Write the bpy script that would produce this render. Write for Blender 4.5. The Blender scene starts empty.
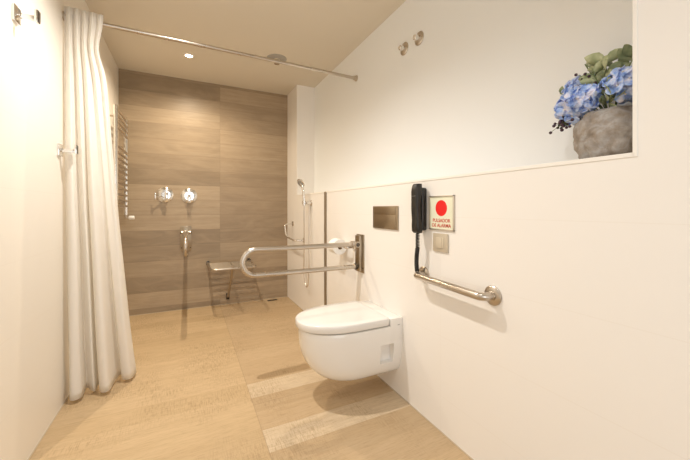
import bpy, bmesh, math, random
from mathutils import Vector, Matrix, noise
PI = math.pi
R = math.radians
COL = bpy.context.scene.collection
XL, XR, D, H = -0.64, 1.142, 3.986, 2.566      # left wall, right wall, tiled end wall, ceiling
LEDGE, RX, RY0, RY1 = 1.278, 1.36, 0.455, 3.59  # recess above the half wall
YN = -1.5                                       # wall behind the camera

# ------------------------------------------------------------------ materials
def new_mat(name):
    m = bpy.data.materials.new(name); m.use_nodes = True
    nt = m.node_tree
    return m, nt, nt.nodes['Principled BSDF']
def simple(name, col, rough=.5, metal=0, **kw):
    m, nt, b = new_mat(name)
    b.inputs['Base Color'].default_value = (*col, 1)
    b.inputs['Roughness'].default_value = rough
    b.inputs['Metallic'].default_value = metal
    for k, v in kw.items():
        b.inputs[k.replace('_', ' ')].default_value = v
    return m
class G:
    """tiny node-graph helper"""
    def __init__(s, nt): s.nt = nt
    def n(s, t, **p):
        x = s.nt.nodes.new(t)
        for k, v in p.items(): setattr(x, k, v)
        return x
    def link(s, a, b): s.nt.links.new(a, b)
    def m(s, op, a, b=None, c=None):
        x = s.n('ShaderNodeMath', operation=op)
        for i, v in enumerate((a, b, c)):
            if v is None: continue
            if isinstance(v, (int, float)): x.inputs[i].default_value = v
            else: s.link(v, x.inputs[i])
        return x.outputs[0]
    def comb(s, a, b, c=0.0):
        x = s.n('ShaderNodeCombineXYZ')
        for i, v in enumerate((a, b, c)):
            if isinstance(v, (int, float)): x.inputs[i].default_value = v
            else: s.link(v, x.inputs[i])
        return x.outputs[0]
    def xyz(s):
        tc = s.n('ShaderNodeTexCoord'); sp = s.n('ShaderNodeSeparateXYZ')
        s.link(tc.outputs['Object'], sp.inputs[0]); return sp.outputs, tc.outputs['Object']
    def noise(s, vec, scale=1, detail=3, rough=.5, dist=0):
        x = s.n('ShaderNodeTexNoise'); s.link(vec, x.inputs['Vector'])
        x.inputs['Scale'].default_value = scale; x.inputs['Detail'].default_value = detail
        x.inputs['Roughness'].default_value = rough; x.inputs['Distortion'].default_value = dist
        return x.outputs['Fac']
    def white(s, vec):
        x = s.n('ShaderNodeTexWhiteNoise', noise_dimensions='3D'); s.link(vec, x.inputs['Vector']); return x.outputs['Value']
    def ramp(s, fac, stops, interp='LINEAR'):
        x = s.n('ShaderNodeValToRGB'); cr = x.color_ramp; cr.interpolation = interp
        while len(cr.elements) < len(stops): cr.elements.new(.5)
        for e, (p, c) in zip(cr.elements, stops):
            e.position = p; e.color = (*c, 1) if len(c) == 3 else c
        s.link(fac, x.inputs[0]); return x.outputs[0]
    def mix(s, f, a, b, mode='MIX'):
        x = s.n('ShaderNodeMix', data_type='RGBA', blend_type=mode)
        if isinstance(f, (int, float)): x.inputs[0].default_value = f
        else: s.link(f, x.inputs[0])
        for i, v in ((6, a), (7, b)):
            if isinstance(v, tuple): x.inputs[i].default_value = (*v, 1)
            else: s.link(v, x.inputs[i])
        return x.outputs[2]
    def maprange(s, v, a, b, c, d):
        x = s.n('ShaderNodeMapRange'); s.link(v, x.inputs[0])
        for i, q in enumerate((a, b, c, d)): x.inputs[i+1].default_value = q
        return x.outputs[0]
    def bump(s, h, bsdf, strength=.2, dist=.002):
        x = s.n('ShaderNodeBump'); x.inputs['Strength'].default_value = strength
        x.inputs['Distance'].default_value = dist
        s.link(h, x.inputs['Height']); s.link(x.outputs[0], bsdf.inputs['Normal'])

def line_mask(g, v, pos, w):      # 1 on a thin line at v == pos
    return g.m('LESS_THAN', g.m('ABSOLUTE', g.m('SUBTRACT', v, pos)), w)

def floor_material():
    m, nt, b = new_mat('oak_look_floor_tile'); g = G(nt)
    (x, y, z), _ = g.xyz()
    right = g.m('GREATER_THAN', x, .337)
    # printed planks of the right-hand tiles, seen as strips of differing tone
    k = lambda yy: (yy + 2) / 6
    pale, mid, dark, lt = (.68, .56, .40), (.545, .405, .25), (.505, .375, .23), (.57, .43, .27)
    yr = g.m('DIVIDE', g.m('ADD', y, 2), 6)
    rr = g.ramp(yr, [(0, mid), (k(.3), lt), (k(.45), dark), (k(1.0), mid), (k(1.30), dark), (k(1.465), pale), (k(1.612), mid), (k(1.78), dark),
                     (k(1.935), pale), (k(2.085), mid), (k(2.42), lt), (k(2.6), mid), (k(2.9), lt), (k(3.25), mid), (k(3.6), lt)], 'CONSTANT')
    row = g.m('FLOOR', g.m('DIVIDE', y, .152))
    wn = g.white(g.comb(row, 3.7, 1.0))
    ll = g.ramp(wn, [(0, (.55, .405, .235)), (.5, (.59, .44, .26)), (1, (.63, .475, .29))])
    base = g.mix(right, ll, rr)
    # wood grain along x and saw marks across it
    grain = g.noise(g.comb(g.m('MULTIPLY', x, 2.2), g.m('MULTIPLY', y, 34), row), 1, 5, .6, .6)
    cloud = g.noise(g.comb(x, g.m('MULTIPLY', y, 2.2)), 2.6, 4)
    saw = g.noise(g.comb(g.m('MULTIPLY', x, 170), g.m('MULTIPLY', y, 16), row), 1, 2, .7)
    saw2 = g.noise(g.comb(g.m('MULTIPLY', x, 14), g.m('MULTIPLY', y, 170), row), 1, 2, .7)
    patch = g.maprange(g.noise(g.comb(x, y, 9.0), 3.2, 2), .42, .62, 0, 1)
    sm = g.m('ADD', g.m('MULTIPLY', g.maprange(saw, .47, .62, 0, 1), patch), g.m('MULTIPLY', g.maprange(saw2, .5, .66, 0, 1), .7))
    c = g.mix(g.maprange(grain, .3, .7, .30, 0), base, (.36, .24, .12))
    c = g.mix(g.maprange(cloud, .35, .65, 0, .16), c, (.42, .29, .15))
    c = g.mix(g.m('MULTIPLY', sm, .45), c, (.30, .20, .10))
    seam = g.m('MULTIPLY', line_mask(g, x, .337, .0022), 1)
    hseam = line_mask(g, g.m('MODULO', g.m('ADD', y, 20 - 1.465), 1.2), .003, .0022)
    s_all = g.m('MAXIMUM', seam, g.m('MULTIPLY', hseam, right))
    c = g.mix(g.m('MULTIPLY', s_all, .35), c, (.25, .17, .10))
    g.link(c, b.inputs['Base Color'])
    b.inputs['Roughness'].default_value = .5
    g.bump(g.m('SUBTRACT', grain, g.m('MULTIPLY', sm, .5)), b, .25, .002)
    return m

def endwall_material():
    m, nt, b = new_mat('oak_look_wall_tile'); g = G(nt)
    (x, y, z), _ = g.xyz()
    zz = g.m('ADD', z, .165 * 4 - .06)
    row = g.m('FLOOR', g.m('DIVIDE', zz, .165))
    col = g.m('GREATER_THAN', x, .338)
    wn = g.white(g.comb(row, col, 5.3))
    base = g.ramp(wn, [(0, (.27, .213, .148)), (.45, (.36, .286, .20)), (1, (.48, .385, .272))])
    base = g.mix(g.m('MULTIPLY', col, .22), base, (.34, .25, .17))
    w = g.m('ADD', g.m('MULTIPLY', wn, 9), 1)
    grain = g.noise(g.comb(g.m('MULTIPLY', x, 1.8), g.m('MULTIPLY', z, 48), w), 1, 5, .65, .5)
    cloud = g.noise(g.comb(g.m('MULTIPLY', x, 1.6), g.m('MULTIPLY', z, 6), w), 1.4, 4, .6, 1.2)
    fine = g.noise(g.comb(g.m('MULTIPLY', x, 9), g.m('MULTIPLY', z, 150)), 1, 3, .6)
    c = g.mix(g.maprange(grain, .32, .7, .38, 0), base, (.25, .17, .10))
    c = g.mix(g.maprange(cloud, .4, .62, 0, .2), c, (.60, .47, .32))
    c = g.mix(g.maprange(fine, .5, .75, 0, .22), c, (.22, .15, .09))
    joint = g.m('LESS_THAN', g.m('MODULO', zz, .165), .004)
    vj = line_mask(g, x, .338, .002)
    c = g.mix(g.m('MULTIPLY', g.m('MAXIMUM', joint, vj), .38), c, (.18, .13, .085))
    g.link(c, b.inputs['Base Color']); b.inputs['Roughness'].default_value = .42
    g.bump(g.m('SUBTRACT', grain, joint), b, .18, .002)
    return m

def tile_wall_material(name, col, tw, th, y0, z0, top=99):
    """large glossy tiles with hairline joints, in y and z"""
    m, nt, b = new_mat(name); g = G(nt)
    (x, y, z), vec = g.xyz()
    a = g.m('LESS_THAN', g.m('MODULO', g.m('ADD', y, 20 - y0), tw), .003)
    c2 = g.m('LESS_THAN', g.m('MODULO', g.m('ADD', z, 20 - z0), th), .003)
    j = g.m('MULTIPLY', g.m('MAXIMUM', a, c2), g.m('LESS_THAN', z, top))
    wv = g.noise(vec, 2.5, 2)
    cc = g.mix(g.maprange(wv, .3, .7, 0, .06), col, tuple(v * .93 for v in col))
    cc = g.mix(g.m('MULTIPLY', j, .10), cc, (.62, .55, .45))
    g.link(cc, b.inputs['Base Color']); b.inputs['Roughness'].default_value = .32
    g.bump(g.m('ADD', g.m('MULTIPLY', j, -1), g.m('MULTIPLY', wv, .4)), b, .12, .002)
    return m

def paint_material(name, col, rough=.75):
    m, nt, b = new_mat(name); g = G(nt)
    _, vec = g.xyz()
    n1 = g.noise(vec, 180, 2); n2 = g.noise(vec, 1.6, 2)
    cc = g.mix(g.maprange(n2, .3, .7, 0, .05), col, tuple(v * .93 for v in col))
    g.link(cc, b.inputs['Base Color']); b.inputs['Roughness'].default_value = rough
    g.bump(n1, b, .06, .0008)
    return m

def metal_material(name, col, rough, brushed=0):
    m, nt, b = new_mat(name); g = G(nt)
    _, vec = g.xyz()
    b.inputs['Metallic'].default_value = 1
    b.inputs['Base Color'].default_value = (*col, 1)
    n = g.noise(vec, 6, 1)
    g.link(g.maprange(n, .3, .7, rough * .95, rough * 1.05), b.inputs['Roughness'])
    return m

def stone_material():
    m, nt, b = new_mat('rough_stone_pot'); g = G(nt)
    _, vec = g.xyz()
    n1 = g.noise(vec, 22, 4, .6, .6); n2 = g.noise(vec, 75, 4, .7)
    c = g.ramp(n1, [(.25, (.20, .16, .125)), (.48, (.34, .30, .26)), (.62, (.42, .40, .385)), (.8, (.36, .29, .22))])
    c = g.mix(g.maprange(n2, .4, .7, 0, .3), c, (.15, .115, .085))
    g.link(c, b.inputs['Base Color']); b.inputs['Roughness'].default_value = .85
    g.bump(g.m('ADD', n1, g.m('MULTIPLY', n2, .4)), b, .5, .004)
    return m

def petal_material():
    m, nt, b = new_mat('hydrangea_petal'); g = G(nt)
    _, vec = g.xyz()
    n1 = g.noise(vec, 38, 2, .5); n2 = g.noise(vec, 150, 2)
    c = g.ramp(n1, [(.30, (.17, .31, .70)), (.42, (.32, .48, .88)), (.53, (.54, .66, .95)), (.66, (.80, .80, .95))])
    c = g.mix(g.maprange(n2, .45, .7, 0, .25), c, (.70, .72, .92))
    g.link(c, b.inputs['Base Color']); b.inputs['Roughness'].default_value = .7
    b.inputs['Subsurface Weight'].default_value = .15
    b.inputs['Subsurface Radius'].default_value = (.01, .01, .02)
    return m

def leaf_material():
    m, nt, b = new_mat('eucalyptus_leaf'); g = G(nt)
    _, vec = g.xyz()
    n1 = g.noise(vec, 24, 2)
    c = g.ramp(n1, [(.3, (.12, .17, .085)), (.48, (.30, .35, .19)), (.65, (.52, .55, .34))])
    g.link(c, b.inputs['Base Color']); b.inputs['Roughness'].default_value = .6
    return m

def curtain_material():
    m, nt, b = new_mat('white_shower_fabric'); g = G(nt)
    _, vec = g.xyz()
    b.inputs['Base Color'].default_value = (.95, .94, .92, 1)
    b.inputs['Roughness'].default_value = .8
    tr = g.n('ShaderNodeBsdfTranslucent'); tr.inputs[0].default_value = (.93, .90, .84, 1)
    mx = g.n('ShaderNodeMixShader'); mx.inputs[0].default_value = .45
    out = nt.nodes['Material Output']
    g.link(b.outputs[0], mx.inputs[1]); g.link(tr.outputs[0], mx.inputs[2]); g.link(mx.outputs[0], out.inputs[0])
    n1 = g.noise(vec, 9, 3)
    g.bump(n1, b, .25, .01)
    return m

M = dict(
    floor=floor_material(), endwall=endwall_material(),
    left=tile_wall_material('cream_wall_tile_left', (.86, .825, .76), .9, .3, 1.05, .20),
    right=tile_wall_material('cream_wall_tile_right', (.86, .84, .81), .9, .3, .53, .078, 1.2),
    paint=paint_material('white_wall_paint', (.85, .875, .89)),
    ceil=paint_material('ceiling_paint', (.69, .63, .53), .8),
    trim=simple('white_corner_profile', (.88, .86, .82), .35),
    grout=simple('grey_seal', (.55, .47, .36), .7),
    steel=metal_material('brushed_stainless_steel', (.56, .49, .41), .3),
    bright=metal_material('bright_stainless_tube', (.56, .50, .43), .28),
    chrome=metal_material('polished_chrome', (.82, .80, .77), .12),
    satin=metal_material('satin_flush_plate', (.42, .35, .265), .3),
    darkmetal=metal_material('dark_pivot_metal', (.10, .085, .07), .35),
    bronze=simple('dark_trim_profile', (.30, .235, .165), .35, .6),
    porcelain=simple('white_porcelain', (.83, .81, .775), .09, 0, Coat_Weight=.4, Coat_Roughness=.04),
    lid=simple('white_seat_plastic', (.80, .785, .76), .16),
    shade=simple('dark_gap', (.05, .045, .04), .8),
    black=simple('black_handset_plastic', (.016, .014, .012), .38),
    seatmetal=simple('seat_slat_metal', (.30, .25, .19), .45, .8),
    cord=simple('black_cord_rubber', (.014, .012, .011), .5),
    champagne=simple('champagne_switch_plastic', (.56, .49, .38), .4, .15),
    champagne2=simple('champagne_rocker_plastic', (.64, .57, .45), .35, .15),
    signframe=metal_material('sign_frame_aluminium', (.66, .61, .53), .5),
    signface=simple('pale_sign_face', (.80, .81, .64), .5),
    red=simple('red_print', (.80, .012, .01), .5),
    redtext=simple('dull_red_print', (.52, .07, .04), .5),
    paper=simple('white_toilet_paper', (.90, .885, .85), .95),
    card=simple('cardboard_core', (.45, .33, .2), .9),
    white=simple('white_plastic', (.88, .86, .82), .35),
    grey=simple('grey_rubber_nozzles', (.35, .34, .32), .5),
    dark=simple('dark_slot', (.03, .027, .022), .7),
    cgrey=simple('grey_ceiling_plate', (.36, .34, .31), .5),
    curtain=curtain_material(), stone=stone_material(), petal=petal_material(), leaf=leaf_material(),
    pcenter=simple('flower_centre', (.80, .74, .66), .7),
    stem=simple('green_stem', (.16, .21, .09), .7),
    berry=simple('dark_plum_berry', (.045, .016, .028), .35),
    hose=metal_material('metal_shower_hose', (.72, .67, .6), .3),
    tag=simple('pale_blue_care_label', (.55, .60, .80), .8),
)
def emit(name, col, s):
    m, nt, b = new_mat(name)
    b.inputs['Base Color'].default_value = (*col, 1)
    b.inputs['Emission Color'].default_value = (*col, 1); b.inputs['Emission Strength'].default_value = s
    return m
M['lamp'] = emit('lit_lamp', (1, .86, .62), 30)

# ------------------------------------------------------------------ mesh helpers
def BM(): return bmesh.new()
def obj(name, bm, mat, parent=None, smooth=True, angle=40, kind=None):
    me = bpy.data.meshes.new(name)
    bmesh.ops.recalc_face_normals(bm, faces=bm.faces)
    bm.to_mesh(me); bm.free()
    if smooth:
        for p in me.polygons: p.use_smooth = True
        try: me.set_sharp_from_angle(angle=R(angle))
        except Exception: pass
    me.materials.append(M[mat] if isinstance(mat, str) else mat)
    o = bpy.data.objects.new(name, me); COL.objects.link(o)
    if parent: o.parent = parent
    if kind: o['kind'] = kind
    return o
def tag(o, label, cat, group=None):
    o['label'] = label; o['category'] = cat
    if group: o['group'] = group
    return o
def thing(name, label, cat, loc=(0, 0, 0), rz=0, group=None):
    o = bpy.data.objects.new(name, None); o.empty_display_size = .05
    COL.objects.link(o); o.location = loc; o.rotation_euler = (0, 0, rz)
    return tag(o, label, cat, group)
def struct(name, bm, mat, smooth=False): return obj(name, bm, mat, smooth=smooth, kind='structure')
def dup(root, loc, rz=None, label=None):
    r = root.copy(); COL.objects.link(r); r.location = loc
    if rz is not None: r.rotation_euler = (0, 0, rz)
    if label: r['label'] = label
    for ch in list(root.children):
        c = ch.copy(); COL.objects.link(c); c.parent = r
        for gch in list(ch.children):
            d = gch.copy(); COL.objects.link(d); d.parent = c
    return r
def box(bm, lo, hi, bev=0, seg=2):
    c = [(a + b) / 2 for a, b in zip(lo, hi)]; s = [abs(b - a) for a, b in zip(lo, hi)]
    r = bmesh.ops.create_cube(bm, size=1, matrix=Matrix.Translation(c) @ Matrix.Diagonal((*s, 1)))
    if bev:
        es = list({e for v in r['verts'] for e in v.link_edges})
        bmesh.ops.bevel(bm, geom=es, offset=bev, segments=seg, affect='EDGES', profile=.5)
def quad(bm, pts): bm.faces.new([bm.verts.new(p) for p in pts])
def fillet(pts, rad, n=8):
    """round the inner corners of a polyline"""
    P = [Vector(p) for p in pts]; out = [P[0]]
    for i in range(1, len(P) - 1):
        a, b, c = P[i-1], P[i], P[i+1]
        u, v = (a - b), (c - b); r = min(rad, u.length * .499, v.length * .499)
        u.normalize(); v.normalize()
        ang = u.angle(v, PI)
        if ang > 3.1: out.append(b); continue
        t = r; p0, p1 = b + u * t, b + v * t
        rr = t * math.tan(ang / 2)
        bis = (u + v).normalized(); ctr = b + bis * (rr / math.sin(ang / 2))
        d0, d1 = p0 - ctr, p1 - ctr; tot = d0.angle(d1)
        for k in range(n + 1):
            f = k / n
            out.append(ctr + (d0 * math.sin((1 - f) * tot) + d1 * math.sin(f * tot)) / math.sin(tot))
    out.append(P[-1]); return out
def catmull(pts, n=8):
    P = [Vector(p) for p in pts]; P = [P[0] * 2 - P[1]] + P + [P[-1] * 2 - P[-2]]; out = []
    for i in range(1, len(P) - 2):
        for k in range(n):
            t = k / n; a, b, c, d = P[i-1:i+3]
            out.append(.5 * ((2*b) + (c-a)*t + (2*a-5*b+4*c-d)*t*t + (3*b-a-3*c+d)*t**3))
    out.append(P[-2]); return out
def sweep(bm, pts, r, seg=16, caps=True):
    P = [Vector(p) for p in pts]; n = len(P)
    rr = r if isinstance(r, (list, tuple)) else [r] * n
    T = [(P[min(i+1, n-1)] - P[max(i-1, 0)]).normalized() for i in range(n)]
    up = Vector((0, 0, 1)) if abs(T[0].z) < .9 else Vector((1, 0, 0))
    N = (up - T[0] * up.dot(T[0])).normalized(); rings = []
    for i in range(n):
        N = (N - T[i] * N.dot(T[i])).normalized(); B = T[i].cross(N)
        rings.append([bm.verts.new(P[i] + (N * math.cos(a) + B * math.sin(a)) * rr[i]) for a in [2*PI*k/seg for k in range(seg)]])
    for a, b in zip(rings, rings[1:]):
        for k in range(seg): bm.faces.new((a[k], a[(k+1) % seg], b[(k+1) % seg], b[k]))
    if caps: bm.faces.new(rings[0][::-1]); bm.faces.new(rings[-1])
def lathe(bm, prof, origin=(0, 0, 0), axis=(0, 0, 1), seg=32):
    """prof: (radius, height along axis)"""
    q = Vector((0, 0, 1)).rotation_difference(Vector(axis).normalized()); o = Vector(origin); rings = []
    for r, h in prof:
        if r < 1e-6: rings.append([bm.verts.new(o + q @ Vector((0, 0, h)))])
        else: rings.append([bm.verts.new(o + q @ Vector((r*math.cos(2*PI*k/seg), r*math.sin(2*PI*k/seg), h))) for k in range(seg)])
    for a, b in zip(rings, rings[1:]):
        for k in range(seg):
            k2 = (k+1) % seg
            if len(a) == 1 and len(b) == 1: continue
            if len(a) == 1: bm.faces.new((a[0], b[k2], b[k]))
            elif len(b) == 1: bm.faces.new((a[k], a[k2], b[0]))
            else: bm.faces.new((a[k], a[k2], b[k2], b[k]))
    for rg, pr in ((rings[0], prof[0]), (rings[-1], prof[-1])):
        if len(rg) > 1 and prof[0] != prof[-1]: bm.faces.new(rg)
def disc(bm, r, t, origin, axis, bev=.003, seg=40):
    lathe(bm, [(0, 0), (r, 0), (r, t - bev), (r - bev, t), (0, t)], origin, axis, seg)
def ball(bm, r, c, sx=1, sy=1, sz=1, u=14, v=10):
    bmesh.ops.create_uvsphere(bm, u_segments=u, v_segments=v, radius=r, matrix=Matrix.Translation(c) @ Matrix.Diagonal((sx, sy, sz, 1)))

# ------------------------------------------------------------------ setting
T = .12
bm = BM(); box(bm, (XL - .3, YN - .3, -.12), (RX + .3, D + .3, 0)); struct('floor', bm, 'floor')
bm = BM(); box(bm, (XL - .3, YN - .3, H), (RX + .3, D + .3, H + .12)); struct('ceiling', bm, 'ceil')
bm = BM(); box(bm, (XL - T, YN, 0), (XL, D, H)); struct('wall_left', bm, 'left')
bm = BM(); box(bm, (XL - T, D, 0), (RX + T, D + T, H)); struct('wall_end', bm, 'endwall')
# right wall: tiled half wall with a ledge, full-height piers at either end of the recess
bm = BM()
box(bm, (XR, YN, 0), (RX + T, D, LEDGE))
box(bm, (XR, YN, LEDGE), (RX + T, RY0, H))
box(bm, (XR, RY1, LEDGE), (RX + T, D, H))
struct('wall_right', bm, 'right')
bm = BM(); box(bm, (RX, RY0, LEDGE), (RX + T, RY1, H)); struct('wall_recess', bm, 'paint')
# near wall, out of view, with an opening added for soft light from behind
bm = BM()
box(bm, (XL, YN - T, 0), (-.45, YN, H)); box(bm, (.85, YN - T, 0), (RX, YN, H)); box(bm, (-.45, YN - T, 2.1), (.85, YN, H))
struct('wall_near', bm, 'paint')
# slim white edge profiles round the recess
bm = BM()
box(bm, (XR - .003, RY0 - .001, LEDGE - .010), (XR + .012, RY1, LEDGE + .003), .001)
struct('trim_1', bm, 'trim')
bm = BM(); box(bm, (XR - .003, RY0 - .009, LEDGE - .010), (XR + .012, RY0 + .002, H), .001); struct('trim_2', bm, 'trim')
# dark metal strip let into the right wall at the shower boundary
bm = BM(); box(bm, (XR - .012, 2.70, 0), (XR + .002, 2.736, 1.276), .002); struct('trim_3', bm, 'bronze')
# silicone joint along the right skirting line and end wall
bm = BM(); box(bm, (XR - .004, YN, 0), (XR + .002, D, .004)); struct('trim_4', bm, 'grout')
bm = BM(); box(bm, (XL - .002, YN, 0), (XL + .004, D, .004)); struct('trim_5', bm, 'grout')
bm = BM(); box(bm, (XL, D - .004, 0), (XR, D + .002, .004)); struct('trim_6', bm, 'grout')

# ------------------------------------------------------------------ downlights
def downlight(y, label):
    t = thing('ceiling_downlight', label, 'ceiling light', (.01, y, H), 0, 'ceiling downlights')
    bm = BM(); lathe(bm, [(.030, 0), (.030, -.004), (.034, -.007), (.044, -.006), (.047, -.001), (.047, 0)], seg=40); obj('ring', bm, 'white', t)
    bm = BM(); lathe(bm, [(0, -.003), (.030, -.003), (.030, 0), (0, 0)], seg=32); obj('lamp', bm, 'lamp', t)
    return t
downlight(3.355, 'lit round white downlight in the ceiling over the shower')
def spot(name, x, y, z, energy, col, size=.03, ang=165, blend=.6):
    l = bpy.data.lights.new(name, 'SPOT'); l.energy = energy; l.color = col; l.shadow_soft_size = size
    l.spot_size = R(ang); l.spot_blend = blend
    o = bpy.data.objects.new(name, l); COL.objects.link(o); o.location = (x, y, z); return o
WARM = (1, .84, .63)
spot('shower_spot', .01, 3.355, H - .03, 122, WARM, .008, 160, 1)
spot('middle_spot', .01, 1.83, H - .03, 180, (1, .94, .86), .008, 145, 1)
spot('near_spot', .01, .30, H - .03, 48, (.96, .98, 1), .02, 152, 1)
a = bpy.data.lights.new('rear_fill', 'AREA'); a.shape = 'RECTANGLE'; a.size = 1.25; a.size_y = 2.0; a.energy = 26; a.color = (.92, .96, 1)  # unseen fill light added behind the camera to soften the room
ao = bpy.data.objects.new('rear_fill', a); COL.objects.link(ao); ao.location = (.2, YN - .08, 1.08); ao.rotation_euler = (R(90), 0, 0)

# ------------------------------------------------------------------ ceiling shower/sprinkler fitting
t = thing('ceiling_sprinkler', 'small chrome sprinkler nozzle on a grey round plate, behind the curtain rail', 'sprinkler', (.77, 3.05, H))
bm = BM(); lathe(bm, [(0, 0), (.095, 0), (.092, -.004), (.05, -.008), (0, -.008)]); obj('plate', bm, 'cgrey', t)
bm = BM(); lathe(bm, [(0, -.007), (.036, -.008), (.034, -.022), (.014, -.026), (.012, -.044), (.026, -.047), (.026, -.053), (0, -.054)]); obj('nozzle', bm, 'chrome', t)

# ------------------------------------------------------------------ curtain rail and curtain
ra, rb = Vector((XL, 2.36, 2.226)), Vector((RX, 2.53, 2.29))
dr = (rb - ra).normalized()
t = thing('curtain_rail', 'thin steel shower curtain rail spanning the room below the ceiling', 'curtain rail', tuple(ra))
bm = BM(); sweep(bm, [dr * .003, (rb - ra) - dr * .003], .0125, 16); obj('rod', bm, 'bright', t)
for p, ax in ((Vector((0, 0, 0)), (1, 0, 0)), (rb - ra, (-1, 0, 0))):
    bm = BM(); lathe(bm, [(0, 0), (.026, 0), (.026, .008), (.019, .012), (.019, .028), (.013, .03)], p, ax, 24); obj('end_bracket', bm, 'steel', t)

def lerp(a, b, t): return a + (b - a) * t
def curtain():
    bm = BM(); NU, NV = 220, 56; grid = []
    # fold positions along the hem (param, x, y); fronts come towards the room, backs go to the shower
    hem = [(-.632, 2.44), (-.600, 2.330), (-.555, 2.345), (-.555, 2.455), (-.523, 2.41), (-.497, 2.39), (-.498, 2.47), (-.470, 2.365), (-.425, 2.355),
           (-.415, 2.47), (-.395, 2.56), (-.375, 2.475), (-.330, 2.46), (-.313, 2.55), (-.322, 2.62)]
    n = len(hem)
    hs = catmull([(x, y, 0) for x, y in hem], 24)
    for j in range(NV + 1):
        v = j / NV; z0 = lerp(2.268, .024, v); ring = []
        for i in range(NU + 1):
            u = i / NU
            hp = hs[min(int(u * (len(hs) - 1)), len(hs) - 1)]
            # gathered heading on the rail
            xt = -.630 + .178 * u; yr = 2.36 + .085 * (xt - XL)
            yt = yr - .030 + .015 * math.sin(2 * PI * 5 * u + .6) ; xt += .003 * math.sin(4 * PI * 5 * u)
            mid_amp = .05
            xm = -.630 + lerp(.165, .30, v) * u
            w = v ** 1.9
            x = lerp(xt, hp.x, v ** 1.2); y = lerp(yt, hp.y, w)
            # belly: right edge swings out lower down
            x -= .030 * u ** 2 * math.exp(-((v - .09) / .05) ** 2)
            y += .006 * noise.noise(Vector((u * 9, v * 3, 2)))
            x += .004 * noise.noise(Vector((u * 7, v * 4, 7)))
            z = z0
            if v < .06: z += (1 - v / .06) * (.005 + .006 * math.sin(2 * PI * 5 * u + 1))
            z -= .018 * (1 - u) * v * 0
            ring.append(bm.verts.new((x, y, z)))
        grid.append(ring)
    for a, b in zip(grid, grid[1:]):
        for i in range(NU): bm.faces.new((a[i], a[i+1], b[i+1], b[i]))
    return bm
cu = obj('shower_curtain', curtain(), 'curtain', angle=180)
so = cu.modifiers.new('thick', 'SOLIDIFY'); so.thickness = .0022; so.offset = 0
tag(cu, 'long white fabric shower curtain gathered in folds against the left wall', 'shower curtain')

# ------------------------------------------------------------------ robe hooks (left wall, +x is outward)
def hook(loc, label, arm):
    t = thing('robe_hook', label, 'hook', loc, 0, 'chrome hooks on the left wall')
    bm = BM(); box(bm, (0, -.028, -.034), (.010, .028, .034), .002); obj('wall_plate', bm, 'chrome', t)
    bm = BM()
    sweep(bm, [(.009, 0, 0), (.022, 0, 0)], .010, 16); box(bm, (.018, -.010, -.012), (arm, .010, .008), .002)
    obj('arm', bm, 'chrome', t)
    bm = BM(); box(bm, (arm - .008, -.014, -.018), (arm + .004, .014, .034), .003); obj('tip', bm, 'chrome', t)
    bm = BM(); box(bm, (arm + .004, -.011, -.015), (arm + .0055, .011, .031)); obj('dark_reflection', bm, 'darkmetal', t)  # dark pad imitates the dark reflection on the tip's outer face
    return t
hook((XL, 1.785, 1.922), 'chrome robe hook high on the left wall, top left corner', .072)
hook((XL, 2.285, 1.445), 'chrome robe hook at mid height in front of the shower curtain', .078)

# ------------------------------------------------------------------ towel radiator
t = thing('towel_radiator', 'chrome ladder towel radiator on the left wall behind the curtain', 'radiator', (XL, 3.33, 1.06))
ya, yb, ht, ox = 0.0, .52, .945, .085
for y in (ya, yb):
    bm = BM(); sweep(bm, [(ox, y, 0), (ox, y, ht)], .019, 20)
    ball(bm, .019, (ox, y, ht), 1, 1, .5); obj('upright', bm, 'chrome', t)
zs = [ht - .03 - .05 * k for k in range(4)] + [ht - .34 - .052 * k for k in range(11)]
for z in zs:
    if z < .04: continue
    bm = BM(); sweep(bm, catmull([(ox + .006, ya, z), (ox + .016, (ya + yb) / 2, z), (ox + .006, yb, z)], 8), .0115, 12); obj('rung', bm, 'steel', t)
for y in (ya + .0, yb):
    for z in (.12, ht - .09):
        bm = BM(); sweep(bm, [(0, y, z), (ox, y, z)], .008, 12); disc(bm, .018, .006, (0, y, z), (1, 0, 0)); obj('wall_bracket', bm, 'steel', t)
bm = BM(); sweep(bm, fillet([(ox, yb, 0), (ox, yb, -.03), (ox + .025, yb, -.03)], .01), .010, 14); vb = obj('valve', bm, 'steel', t)
bm = BM(); lathe(bm, [(0, 0), (.015, 0), (.020, .008), (.020, .042), (.016, .05), (0, .05)], (ox + .022, yb, -.03), (1, 0, 0), 24); obj('valve_head', bm, 'white', vb)

# ------------------------------------------------------------------ shower valves on the end wall (rz=-90: +x out of the wall, +y to the right)
def valve(loc, label, lever):
    t = thing('shower_valve', label, 'shower control', loc, -PI/2, 'round chrome shower controls')
    bm = BM(); lathe(bm, [(0, 0), (.082, 0), (.082, .003), (.076, .008), (.045, .010), (0, .010)], axis=(1, 0, 0), seg=48); obj('wall_disc', bm, 'chrome', t)
    bm = BM(); lathe(bm, [(0, .009), (.036, .010), (.035, .055), (.030, .062), (0, .062)], axis=(1, 0, 0), seg=36); obj('body', bm, 'chrome', t)
    bm = BM()
    if lever == 'side':
        sweep(bm, [(.045, -.02, -.012), (.062, -.085, -.030)], .007, 12)
        box(bm, (.058, -.095, -.055), (.070, -.080, .022), .004)
        box(bm, (.050, .002, -.055), (.075, .034, .025), .004)
    else:
        box(bm, (.052, -.017, -.078), (.072, .017, .012), .005)
    obj('lever', bm, 'chrome', t)
    bm = BM(); lathe(bm, [(0, 0), (.006, 0), (.006, .003), (0, .003)], (.009, .058, .0), (1, 0, 0), 12); obj('marker', bm, 'dark', t)
    return t
valve((-.222, D, 1.272), 'left of two round chrome shower controls, with a side lever', 'side')
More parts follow.
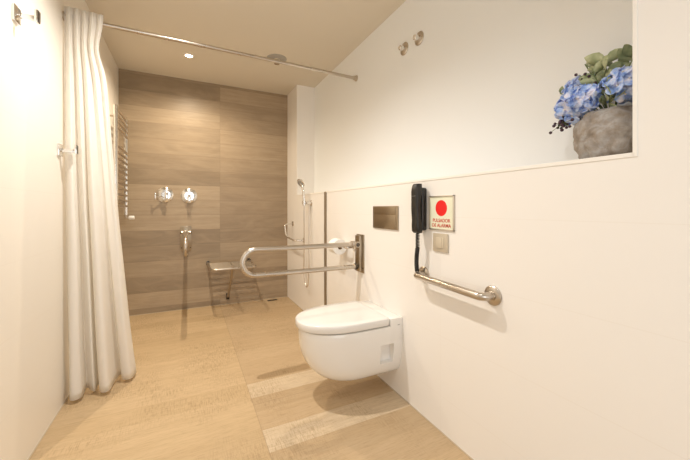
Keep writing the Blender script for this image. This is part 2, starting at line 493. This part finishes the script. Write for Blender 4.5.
valve((.014, D, 1.265), 'right of two round chrome shower controls, above the end-wall grab rail', 'down')

# ------------------------------------------------------------------ fold-down support rails
def fold_rail():
    t = thing('folding_grab_rail', '', 'grab rail', (0, 0, 0), 0, 'fold-down toilet and shower grab rails')
    zt, zb, L = .862, .700, .838
    bm = BM(); box(bm, (0, -.055, .655), (.007, .055, .932), .002)
    box(bm, (.004, -.034, .665), (.030, .034, .925), .003); obj('wall_plate', bm, 'satin', t)
    r = (zt - zb) / 2; c = L - r
    pts = [(.055, 0, zt)] + [(c + r * math.sin(a), 0, (zt + zb) / 2 + r * math.cos(a)) for a in [PI * k / 20 for k in range(21)]] + [(.04, 0, zb)]
    bm = BM(); sweep(bm, pts, .0165, 20); obj('tube_loop', bm, 'bright', t)
    bm = BM(); sweep(bm, [(.048, -.046, zt), (.048, .046, zt)], .020, 20); box(bm, (.02, -.028, zt - .022), (.075, .028, zt + .022), .006); obj('pivot', bm, 'steel', t)
    for s in (-1, 1):
        bm = BM(); lathe(bm, [(0, 0), (.014, 0), (.014, .006), (.008, .010), (0, .010)], (.048, s * .044, zt), (0, s, 0), 20); obj('pivot_cap', bm, 'darkmetal', t)
        bm = BM(); lathe(bm, [(0, 0), (.006, 0), (.006, .004), (0, .005)], (.0055, s * .044, .690), (1, 0, 0), 12); obj('screw', bm, 'darkmetal', t)
    bm = BM(); lathe(bm, [(.0166, 0), (.021, 0), (.021, .022), (.0166, .022)], (.028, 0, zb), (1, 0, 0), 20); obj('socket', bm, 'darkmetal', t)
    return t
fr = fold_rail()
fr.location = (XR, 2.058, 0); fr.rotation_euler = (0, 0, PI)
fr['label'] = 'U-shaped steel fold-down grab rail on the right wall beside the toilet'
dup(fr, (-.017, D, 0), -PI/2, 'steel fold-down grab rail on the wood-look end wall, pointing at the camera').scale = (.98, 1, .995)

# ------------------------------------------------------------------ fold-down shower seat
t = thing('folding_shower_seat', 'tubular steel fold-down shower seat on the wood-look end wall', 'shower seat', (.435, D, 0), -PI/2)
sz, sd, sw = .497, .485, .225
bm = BM(); sweep(bm, fillet([(.035, -sw, sz), (sd, -sw, sz), (sd, sw, sz), (.035, sw, sz)], .055, 8), .0125, 16); obj('frame', bm, 'bright', t)
for k in range(7):
    x = .080 + k * .055
    bm = BM(); sweep(bm, [(x, -sw, sz), (x, sw, sz)], .0105, 10); obj('slat', bm, 'seatmetal', t)
for s in (-1, 1):
    bm = BM(); box(bm, (0, s * sw - .014, sz - .022), (.008, s * sw + .014, sz + .026), .002)
    sweep(bm, [(.028, s * sw - .02, sz), (.028, s * sw + .02, sz)], .017, 14); box(bm, (.005, s * sw - .012, sz - .015), (.03, s * sw + .012, sz + .015), .002)
    obj('hinge_bracket', bm, 'darkmetal', t)
bm = BM(); sweep(bm, [(.03, -.012, .095), (.36, .0, sz - .035)], .013, 14); ball(bm, .016, (.365, 0, sz - .028)); sweep(bm, [(.365, -.035, sz - .022), (.365, .035, sz - .022)], .009, 12); st = obj('strut', bm, 'steel', t)
bm = BM(); box(bm, (0, -.030, .055), (.008, .006, .13), .002); box(bm, (.006, -.024, .078), (.036, .0, .112), .003); obj('strut_bracket', bm, 'darkmetal', st)
bm = BM(); sweep(bm, [(.075, 0, sz), (sd, 0, sz)], .0085, 10); obj('centre_bar', bm, 'steel', t)

# ------------------------------------------------------------------ floor drain
t = thing('floor_drain', 'small dark slotted drain in the shower floor by the right corner', 'drain', (.93, 3.905, 0))
bm = BM(); box(bm, (-.060, -.022, 0), (.060, .022, .003), .001); obj('frame', bm, 'darkmetal', t)
bm = BM()
for k in range(7): box(bm, (-.05 + k * .015, -.015, .003), (-.042 + k * .015, .015, .004))
obj('slots', bm, 'dark', t)

# ------------------------------------------------------------------ hand shower (right wall; rz=180: +x outward, +y towards the camera)
sh = thing('hand_shower', 'chrome hand shower with looping hose on the right wall of the shower', 'shower head', (XR, 3.10, 1.18), PI)
bm = BM(); disc(bm, .030, .008, (0, 0, 0), (1, 0, 0)); lathe(bm, [(0, .006), (.016, .006), (.016, .055), (0, .058)], axis=(1, 0, 0), seg=20)
box(bm, (.030, -.060, -.012), (.052, .008, .012), .004)
lathe(bm, [(.012, -.018), (.019, -.018), (.021, .022), (.012, .022)], (.060, -.060, 0), (0, 0, 1), 20)
obj('wall_holder', bm, 'chrome', sh)
bm = BM(); sweep(bm, catmull([(.060, -.060, -.035), (.060, -.060, .02), (.062, -.066, .10), (.070, -.080, .17), (.085, -.098, .20)], 6), [.011 + .003 * math.sin(k / 24 * PI) for k in range(25)], 16); obj('handle', bm, 'chrome', sh)
ax = Vector((.75, .25, -.55)).normalized(); hc = Vector((.075, -.105, .212))
bm = BM(); lathe(bm, [(0, -.022), (.018, -.020), (.040, -.008), (.049, .002), (.050, .010), (.046, .013), (0, .013)], hc, ax, 36); hd = obj('spray_head', bm, 'chrome', sh)
bm = BM(); lathe(bm, [(0, .012), (.040, .013), (.038, .016), (0, .016)], hc, ax, 32); obj('nozzle_plate', bm, 'grey', hd)
hp = catmull([(.060, -.060, -.034), (.058, -.064, -.20), (.050, -.085, -.45), (.045, -.105, -.68), (.044, -.085, -.80), (.042, -.035, -.865), (.040, .012, -.82), (.036, .022, -.65), (.030, .014, -.35), (.026, .004, -.10), (.026, 0, -.014)], 10)
bm = BM(); sweep(bm, hp, .0068, 10); obj('hose', bm, 'hose', sh)

# corner L-shaped rail near the shower
t = thing('corner_grab_rail', 'small bent chrome rail low on the shower side wall', 'grab rail', (XR, 3.74, .94), PI)
bm = BM(); sweep(bm, fillet([(.006, 0, 0), (.105, 0, -.005), (.105, .06, -.145), (.105, .39, -.165), (.006, .41, -.165)], .03, 6), .0095, 14); obj('bar', bm, 'chrome', t)
for p in ((0, 0, 0), (0, .41, -.165)):
    bm = BM(); disc(bm, .030, .009, p, (1, 0, 0)); obj('flange', bm, 'steel', t)

# ------------------------------------------------------------------ wall-hung toilet (local +x = out of the wall)
TY = 1.748
to = thing('toilet', 'white wall-hung toilet with closed lid on the right wall', 'toilet', (XR, TY, 0), PI)
def dring(L, W, c, n=2.3, x0=0, seg=32, rb=0):
    pts = []
    if rb: pts += [(x0, -W + rb), (x0 + rb * .3, -W + rb * .3), (x0 + rb, -W)]
    else: pts.append((x0, -W))
    for k in range(seg + 1):
        a = -PI/2 + PI * k / seg
        ca, sa = max(math.cos(a), 0), math.sin(a)
        pts.append((c + (L - c) * ca ** (2/n), W * math.copysign(abs(sa) ** (2/n), sa)))
    if rb: pts += [(x0 + rb, W), (x0 + rb * .3, W - rb * .3), (x0, W - rb)]
    else: pts.append((x0, W))
    return pts
def loft(bm, levels):
    rings = [[bm.verts.new((x, y, z)) for x, y in ring] for z, ring in levels]
    n = len(rings[0])
    for a, b in zip(rings, rings[1:]):
        for k in range(n): bm.faces.new((a[k], a[(k+1) % n], b[(k+1) % n], b[k]))
    bm.faces.new(rings[0]); bm.faces.new(rings[-1])
bm = BM()
prof = [(.132, .30, .085), (.134, .36, .115), (.142, .415, .140), (.156, .448, .156), (.178, .478, .168), (.208, .508, .179), (.245, .533, .187),
        (.290, .552, .193), (.340, .563, .197), (.390, .567, .198), (.425, .566, .198), (.434, .562, .195), (.436, .55, .185)]
loft(bm, [(z, dring(L, W, .26 if z > .2 else .26 - (.2 - z) * .6)) for z, L, W in prof])
body = obj('bowl', bm, 'porcelain', to, angle=50)
# mounting pocket in both flanks, cut for real
cbm = BM()
for s in (-1, 1): box(cbm, (.058, s * .150, .222), (.148, s * .26, .335), .006)
cme = bpy.data.meshes.new('cut'); cbm.to_mesh(cme); cbm.free()
co = bpy.data.objects.new('cut', cme); COL.objects.link(co); co.parent = to
mo = body.modifiers.new('b', 'BOOLEAN'); mo.object = co; mo.operation = 'DIFFERENCE'; mo.solver = 'EXACT'
bpy.context.view_layer.update()
dg = bpy.context.evaluated_depsgraph_get()
nm = bpy.data.meshes.new_from_object(body.evaluated_get(dg), depsgraph=dg)
body.modifiers.clear(); body.data = nm; nm.name = 'bowl'
for p in nm.polygons: p.use_smooth = True
nm.set_sharp_from_angle(angle=R(40))
bpy.data.objects.remove(co, do_unlink=True); bpy.data.meshes.remove(cme)
# back deck against the wall
bm = BM(); box(bm, (0, -.1985, .350), (.084, .1985, .478), .0025, 2); obj('back_deck', bm, 'porcelain', to)
bm = BM(); box(bm, (.02, .198, .436), (.035, .1995, .440)); obj('seat_mark', bm, 'grey', to)
# grey inset layer standing in for the dark shadow gap, seat and lid
bm = BM(); loft(bm, [(.435, dring(.555, .188, .27, 2.3, .07, rb=.01)), (.443, dring(.555, .188, .27, 2.3, .07, rb=.01))]); obj('shadow_gap', bm, 'grey', to)
bm = BM()
L0, W0 = .586, .204
loft(bm, [(.4425, dring(L0 - .010, W0 - .008, .27, 2.25, .094, rb=.02)), (.445, dring(L0 - .004, W0 - .003, .27, 2.25, .090, rb=.02)),
          (.449, dring(L0, W0, .27, 2.25, .088, rb=.02)), (.480, dring(L0 - .001, W0 - .001, .27, 2.25, .088, rb=.02)),
          (.4845, dring(L0 - .003, W0 - .003, .27, 2.25, .090, rb=.02)), (.487, dring(L0 - .009, W0 - .008, .27, 2.25, .095, rb=.02)),
          (.4885, dring(L0 - .05, W0 - .05, .27, 2.25, .115, rb=.02)), (.4892, dring(L0 - .12, W0 - .11, .27, 2.25, .16, rb=.02))])
obj('lid', bm, 'lid', to, angle=60)
for s in (-1, 1):
    bm = BM(); sweep(bm, [(.086, s * .10 - .03, .470), (.086, s * .10 + .03, .470)], .010, 14); obj('hinge', bm, 'lid', to)

# flush plate
t = thing('flush_plate', 'rectangular satin metal flush plate above the toilet', 'flush plate', (XR, 1.729, 1.064), PI)
bm = BM(); box(bm, (0, -.142, -.073), (.010, .142, .073), .002); obj('plate', bm, 'satin', t)
bm = BM(); box(bm, (.009, -.134, .020), (.0125, .124, .066), .0015); obj('button', bm, 'satin', t)
bm = BM(); box(bm, (.009, -.134, -.066), (.0125, .124, .016), .0015); obj('button', bm, 'satin', t)

# toilet roll holder behind the rail
t = thing('toilet_roll', 'white toilet paper roll behind the grab rail on the right wall', 'toilet roll', (XR, 2.32, .820), PI)
bm = BM(); lathe(bm, [(.020, -.05), (.060, -.05), (.060, .05), (.020, .05), (.020, -.05)], (.068, 0, 0), (0, 1, 0), 40); obj('paper', bm, 'paper', t)
bm = BM(); lathe(bm, [(.0185, -.0505), (.0202, -.0505), (.0202, .0505), (.0185, .0505), (.0185, -.0505)], (.068, 0, 0), (0, 1, 0), 28); obj('core', bm, 'card', t)
t = thing('roll_holder', 'chrome toilet roll holder arm beside the grab rail plate', 'roll holder', (XR, 2.20, .827), PI)
bm = BM(); sweep(bm, fillet([(.006, .04, .0), (.068, .04, 0), (.068, -.180, 0)], .018, 6), .0095, 14); obj('arm', bm, 'chrome', t)
bm = BM(); disc(bm, .026, .009, (0, .04, 0), (1, 0, 0)); obj('flange', bm, 'chrome', t)

# straight grab bar beside the basin side
t = thing('wall_grab_bar', 'short brushed steel grab bar with round flanges below the phone and switch', 'grab bar', (XR, 1.15, .765), PI)
bm = BM(); sweep(bm, fillet([(.008, -.205, .004), (.064, -.205, .004), (.064, .228, -.006), (.008, .228, -.006)], .045, 8), .0175, 20); obj('bar', bm, 'bright', t)
for y, z in ((-.205, .004), (.228, -.006)):
    bm = BM(); lathe(bm, [(0, 0), (.041, 0), (.041, .006), (.036, .011), (.020, .013), (.020, .020), (.0165, .022)], (0, y, z), (1, 0, 0), 36); obj('flange', bm, 'bright', t)

# ------------------------------------------------------------------ intercom phone
ph = thing('wall_telephone', 'black wall telephone handset with a hanging cord beside the red alarm sign', 'telephone', (XR, 1.345, 1.12), PI)
bm = BM(); box(bm, (0, -.030, -.116), (.036, .014, .112), .010, 3); obj('base', bm, 'black', ph)
bm = BM()
# curved handset in side profile: ear and mouth pieces thicker than the grip
hw = .026
side = [(-.128, .030, .064), (-.118, .030, .073), (-.085, .032, .074), (-.060, .040, .072), (0, .044, .076), (.060, .040, .076), (.090, .032, .078), (.122, .030, .074), (.132, .032, .064)]
lv = []
for z, x0, x1 in side:
    w = hw if abs(z) < .12 else hw * .8
    cx, cy = (x0 + x1) / 2, -.006
    ring = []
    for k in range(24):
        a = 2 * PI * k / 24; n = 4
        ring.append((cx + (x1 - x0) / 2 * math.copysign(abs(math.cos(a)) ** (2/n), math.cos(a)), cy + w * math.copysign(abs(math.sin(a)) ** (2/n), math.sin(a))))
    lv.append((z, ring))
loft(bm, lv); hs_ = obj('handset', bm, 'black', ph, angle=50)
bm = BM(); box(bm, (.0735, -.022, .066), (.0775, .010, .0675)); obj('print_line', bm, 'grey', hs_)
bm = BM()
# coiled part, then the cord doubling back on itself
cp = []
zt_, zb_ = -.13, -.215
for k in range(221):
    u = k / 220; a = 2 * PI * 11 * u; rr = .009
    cp.append((.050 + rr * math.cos(a), -.004 + rr * math.sin(a), lerp(zt_, zb_, u)))
sweep(bm, cp, .0026, 6)
for ph0 in (0, PI):
    cp = []
    for k in range(121):
        u = k / 120; a = 2 * PI * 9 * u + ph0; rr = .0072
        cp.append((.050 - .006 * u + rr * math.cos(a), -.004 - .014 * math.sin(u * 2.2) + rr * math.sin(a), lerp(zb_ + .01, -.332, u)))
    sweep(bm, cp, .0052, 6)
sweep(bm, [(.05, -.008, -.125), (.050, -.012, -.17), (.046, -.008, -.22)], .003, 8)
obj('cord', bm, 'cord', ph)

# ------------------------------------------------------------------ alarm sign with text
sg = thing('alarm_sign', 'framed alarm sign with a red dot and red lettering', 'sign', (XR, 1.2225, 1.099), PI)
w2, h2 = .0875, .087
bm = BM()
for lo, hi in (((0, -w2, -h2), (.008, -w2 + .007, h2)), ((0, w2 - .007, -h2), (.008, w2, h2)), ((0, -w2, h2 - .007), (.008, w2, h2)), ((0, -w2, -h2), (.008, w2, -h2 + .007))):
    box(bm, lo, hi, .001)
obj('frame', bm, 'signframe', sg)
bm = BM(); box(bm, (0, -w2 + .006, -h2 + .006), (.0045, w2 - .006, h2 - .006)); obj('face', bm, 'signface', sg)
bm = BM(); lathe(bm, [(0, 0), (.040, 0), (.040, .0006), (0, .0006)], (.0045, .0, .024), (1, 0, 0), 48); obj('red_dot', bm, 'red', sg)
def text(s, size, loc, parent, mat, name):
    cu_ = bpy.data.curves.new(name, 'FONT'); cu_.body = s; cu_.size = size; cu_.align_x = 'CENTER'; cu_.extrude = .0003; cu_.offset = .0006
    o = bpy.data.objects.new(name, cu_); COL.objects.link(o)
    bpy.context.view_layer.update(); dg = bpy.context.evaluated_depsgraph_get()
    me = bpy.data.meshes.new_from_object(o.evaluated_get(dg), depsgraph=dg); bpy.data.objects.remove(o, do_unlink=True)
    me.materials.clear(); me.materials.append(M[mat]); me.name = name
    # text plane xy -> local y (reading direction) and z; normal along +x
    mt = Matrix(((0, 0, 1, loc[0]), (1, 0, 0, loc[1]), (0, 1, 0, loc[2]), (0, 0, 0, 1)))
    me.transform(mt)
    n = bpy.data.objects.new(name, me); COL.objects.link(n); n.parent = parent; return n
text('PULSADOR', .0245, (.0047, 0, -.046), sg, 'redtext', 'lettering')
text('DE ALARMA', .0245, (.0047, 0, -.071), sg, 'redtext', 'lettering')

# switch
sw_ = thing('light_switch', 'champagne coloured rocker switch under the red alarm sign', 'switch', (XR, 1.227, .950), PI)
bm = BM(); box(bm, (0, -.052, -.046), (.009, .052, .046), .003); obj('plate', bm, 'champagne', sw_)
bm = BM(); box(bm, (.008, -.027, -.026), (.013, .015, .026), .0015); obj('rocker', bm, 'champagne2', sw_)
bm = BM(); box(bm, (.008, .0165, -.026), (.0125, .027, .026), .0015); obj('rocker', bm, 'champagne2', sw_)

# ------------------------------------------------------------------ two chrome knobs in the recess
def knob(y, z, label):
    t = thing('stop_valve_knob', label, 'wall knob', (RX, y, z), PI, 'round chrome knobs high on the right wall')
    bm = BM(); lathe(bm, [(0, 0), (.044, 0), (.044, .004), (.038, .009), (.022, .011), (0, .011)], axis=(1, 0, 0), seg=40); obj('wall_disc', bm, 'bright', t)
    bm = BM(); lathe(bm, [(0, .010), (.019, .010), (.017, .040), (.012, .045), (0, .046)], axis=(1, 0, 0), seg=28); obj('handle', bm, 'chrome', t)
k1 = knob(1.822, 2.238, 'lower left of two chrome knobs high on the recessed wall')
k2 = knob(1.662, 2.234, 'upper right of two chrome knobs high on the recessed wall')

# ------------------------------------------------------------------ stone pot and flowers on the ledge
PX, PY = 1.252, .560
def pot():
    bm = BM(); NZ, NA = 40, 72; rings = []
    prof = [(0, .080), (.02, .091), (.05, .099), (.085, .102), (.12, .100), (.145, .093), (.163, .081), (.174, .068), (.172, .060), (.15, .056), (.12, .06)]
    def rad(h, i0): pass
    pts = []
    for i in range(len(prof) - 1):
        for k in range(5):
            u = k / 5; pts.append((lerp(prof[i][0], prof[i+1][0], u), lerp(prof[i][1], prof[i+1][1], u)))
    pts.append(prof[-1])
    for h, r in pts:
        ring = []
        for k in range(NA):
            a = 2 * PI * k / NA; v = Vector((math.cos(a) * r, math.sin(a) * r, h))
            n_ = noise.noise(v * 26 + Vector((3, 1, 5)))
            f_ = abs(noise.noise(v * 17 + Vector((9, 2, 4))))
            rr = r + (.007 * n_ - .012 * (1 - min(1, f_ * 3.4)) + .004) * (1 if h > .004 else 0)
            rr = min(rr * .97, .101)
            ring.append(bm.verts.new((math.cos(a) * rr, math.sin(a) * rr, h * .93)))
        rings.append(ring)
    for a, b in zip(rings, rings[1:]):
        for k in range(NA): bm.faces.new((a[k], a[(k+1) % NA], b[(k+1) % NA], b[k]))
    bm.faces.new(rings[0]); bm.faces.new(rings[-1])
    return bm
po = obj('flower_pot', pot(), 'stone', angle=80); po.location = (PX, PY, LEDGE)
tag(po, 'rough grey-brown stone pot standing on the wall ledge', 'pot')

def floret(bm, cbm, c, nrm, size, rng):
    nrm = nrm.normalized(); t1 = nrm.orthogonal().normalized(); t1 = Matrix.Rotation(rng.uniform(0, PI), 3, nrm) @ t1; t2 = nrm.cross(t1)
    for q in range(4):
        a = q * PI / 2 + rng.uniform(-.12, .12); d = t1 * math.cos(a) + t2 * math.sin(a); s = nrm.cross(d)
        L = size * rng.uniform(.9, 1.12); W = L * .56; cup = rng.uniform(-.35, .5)
        prev = None; rows = []
        for (u, w) in ((.04, .12), (.3, .75), (.62, 1), (.88, .72), (1.0, .25)):
            lift = cup * L * u * u + .003 * (q % 2)
            cp_ = c + d * (L * u) + nrm * lift
            rows.append([bm.verts.new(cp_ - s * W * w + nrm * .12 * W * w), bm.verts.new(cp_ - nrm * .06 * L), bm.verts.new(cp_ + s * W * w + nrm * .12 * W * w)])
        for r0, r1 in zip(rows, rows[1:]):
            for k in range(2): bm.faces.new((r0[k], r0[k+1], r1[k+1], r1[k]))
    cbm.append(c + nrm * size * .06)
def hydrangea(c, r, seed, label, base):
    rng = random.Random(seed)
    t = thing('hydrangea', label, 'flower', base, 0, 'blue hydrangea heads in the stone pot')
    C = Vector(c) - Vector(base); bm, cb = BM(), []; N = 28
    for k in range(N):
        zz = 1 - 2 * (k + .5) / N; a = k * 2.39996
        q = math.sqrt(1 - zz * zz); d = Vector((q * math.cos(a), q * math.sin(a), zz))
        p = C + Vector((d.x * r, d.y * r, d.z * r * .85)) * rng.uniform(.88, 1.06)
        floret(bm, cb, p, d + Vector((rng.uniform(-.25, .25), rng.uniform(-.25, .25), rng.uniform(-.2, .3))), .0265, rng)
    po_ = obj('petals', bm, 'petal', t, angle=180)
    m_ = po_.modifiers.new('t', 'SOLIDIFY'); m_.thickness = .0007
    c0 = None
    for p in cb:
        if c0 is None:
            b_ = BM(); bmesh.ops.create_icosphere(b_, subdivisions=1, radius=.0034); c0 = obj('flower_centre', b_, 'pcenter', t); c0.location = p
        else:
            c1 = c0.copy(); COL.objects.link(c1); c1.parent = t; c1.location = p
    bm = BM(); ball(bm, r * .72, C, 1, 1, .85); obj('flower_core', bm, 'petal', t)
    bm = BM(); sweep(bm, catmull([(0, 0, 0), C * .5 + Vector((0, 0, .015)), C], 6), .003, 8); obj('stem', bm, 'stem', t)
mouth = (PX, PY, LEDGE + .135)
hydrangea((1.222, .655, 1.475), .049, 3, 'blue hydrangea head lowest at the left of the pot, above the dark berries', mouth)
hydrangea((1.268, .655, 1.545), .044, 5, 'blue hydrangea head at the upper left of the bouquet, under the leaves', mouth)
hydrangea((1.188, .605, 1.490), .036, 8, 'blue hydrangea head in front of the pot rim, nearest the camera', mouth)
hydrangea((1.222, .505, 1.505), .050, 11, 'blue hydrangea head at the right of the bouquet beside the recess edge', mouth)
def sprig(tip, n, seed, label, L=.040, mid=None, group='leafy sprigs in the stone pot'):
    rng = random.Random(seed); t = thing('leafy_sprig', label, 'leaves', mouth, 0, group)
    C = Vector(tip) - Vector(mouth); mp = (Vector(mid) - Vector(mouth)) if mid else C * .5 + Vector((0, 0, .02))
    path = catmull([(0, 0, 0), mp, C], 12)
    bm = BM(); sweep(bm, path, .0018, 6); obj('stem', bm, 'stem', t)
    for k in range(n):
        bm = BM()
        u = .42 + .58 * k / (n - 1); p = path[min(int(u * (len(path) - 1)), len(path) - 2)]; tan = (path[min(int(u * (len(path) - 1)) + 1, len(path) - 1)] - p).normalized()
        side = tan.cross(Vector((rng.uniform(-1, 1), rng.uniform(-1, 1), rng.uniform(-.2, 1)))).normalized() * (1 if k % 2 else -1)
        d = (tan * .55 + side).normalized(); nn = d.cross(tan).normalized(); sd_ = nn.cross(d); l = L * rng.uniform(.8, 1.15); w = l * .32
        rows = []
        for uu, ww in ((0, .08), (.2, .7), (.45, 1), (.7, .8), (.9, .38), (1, .03)):
            cc = p + d * l * uu + nn * (.18 * l * math.sin(uu * 2.6))
            rows.append([bm.verts.new(cc - sd_ * w * ww + nn * .1 * w), bm.verts.new(cc), bm.verts.new(cc + sd_ * w * ww + nn * .1 * w)])
        for r0, r1 in zip(rows, rows[1:]):
            for q in range(2): bm.faces.new((r0[q], r0[q+1], r1[q+1], r1[q]))
        lo = obj('leaf', bm, 'leaf', t, angle=180); m_ = lo.modifiers.new('t', 'SOLIDIFY'); m_.thickness = .0006
sprig((1.245, .632, 1.625), 9, 2, 'tall pale green leafy sprig rising at the top centre of the bouquet', .056)
sprig((1.215, .560, 1.610), 10, 4, 'grey-green leafy sprig leaning right over the top of the bouquet', .058)
sprig((1.195, .585, 1.570), 8, 6, 'broad-leaved green sprig in the middle between the blue flowers', .052)
sprig((1.240, .490, 1.600), 6, 9, 'dark green sprig sticking up beside the recess edge', .048)
sprig((1.200, .545, 1.492), 9, 21, 'dark leaves tucked between the two groups of blue flowers just above the pot', .045, group='leafy sprigs in the stone pot')
sprig((1.262, .725, 1.555), 4, 12, 'small leafy sprig poking out at the far left of the flowers', .026)
sprig((1.178, .530, 1.462), 6, 15, 'low dark leaves hanging over the front rim of the pot', .052)
def berries(c, n, r, seed, label):
    rng = random.Random(seed); t = thing('berry_sprig', label, 'berries', mouth, 0, 'dark berry sprigs in the stone pot')
    C = Vector(c) - Vector(mouth)
    sb = BM(); sweep(sb, catmull([(0, 0, 0), C * .5 + Vector((0, 0, .012)), C], 6), .0018, 6)
    ps = [C + Vector((rng.gauss(0, 1), rng.gauss(0, 1), rng.gauss(0, 1))) * r for k in range(n)]
    for p in ps: sweep(sb, [C, p], .0009, 5)
    obj('stem', sb, 'stem', t)
    for p in ps:
        bs = BM(); bmesh.ops.create_icosphere(bs, subdivisions=2, radius=rng.uniform(.0045, .0062), matrix=Matrix.Translation(p)); obj('berry', bs, 'berry', t)
berries((1.200, .682, 1.425), 28, .013, 3, 'cluster of dark plum berries hanging over the left rim of the pot')
berries((1.205, .612, 1.565), 7, .016, 7, 'small dark berries scattered among the upper leaves')

# ------------------------------------------------------------------ world, camera, view
w = bpy.data.worlds.new('World'); bpy.context.scene.world = w; w.use_nodes = True
w.node_tree.nodes['Background'].inputs[0].default_value = (.85, .92, 1, 1); w.node_tree.nodes['Background'].inputs[1].default_value = .6
cam = bpy.data.cameras.new('Camera'); cam.sensor_width = 36; cam.lens = 319.77 / 690 * 36; cam.shift_y = -21.24 / 690; cam.clip_start = .02
c = bpy.data.objects.new('Camera', cam); COL.objects.link(c); c.location = (0, 0, 1.12); c.rotation_euler = (R(90), 0, -.4572)
sc = bpy.context.scene; sc.camera = c
sc.view_settings.view_transform = 'Standard'; sc.view_settings.look = 'None'; sc.view_settings.gamma = 1
sc.view_settings.exposure = -0.58; sc.view_settings.use_curve_mapping = False
sc.cycles.max_bounces = 12; sc.cycles.diffuse_bounces = 8
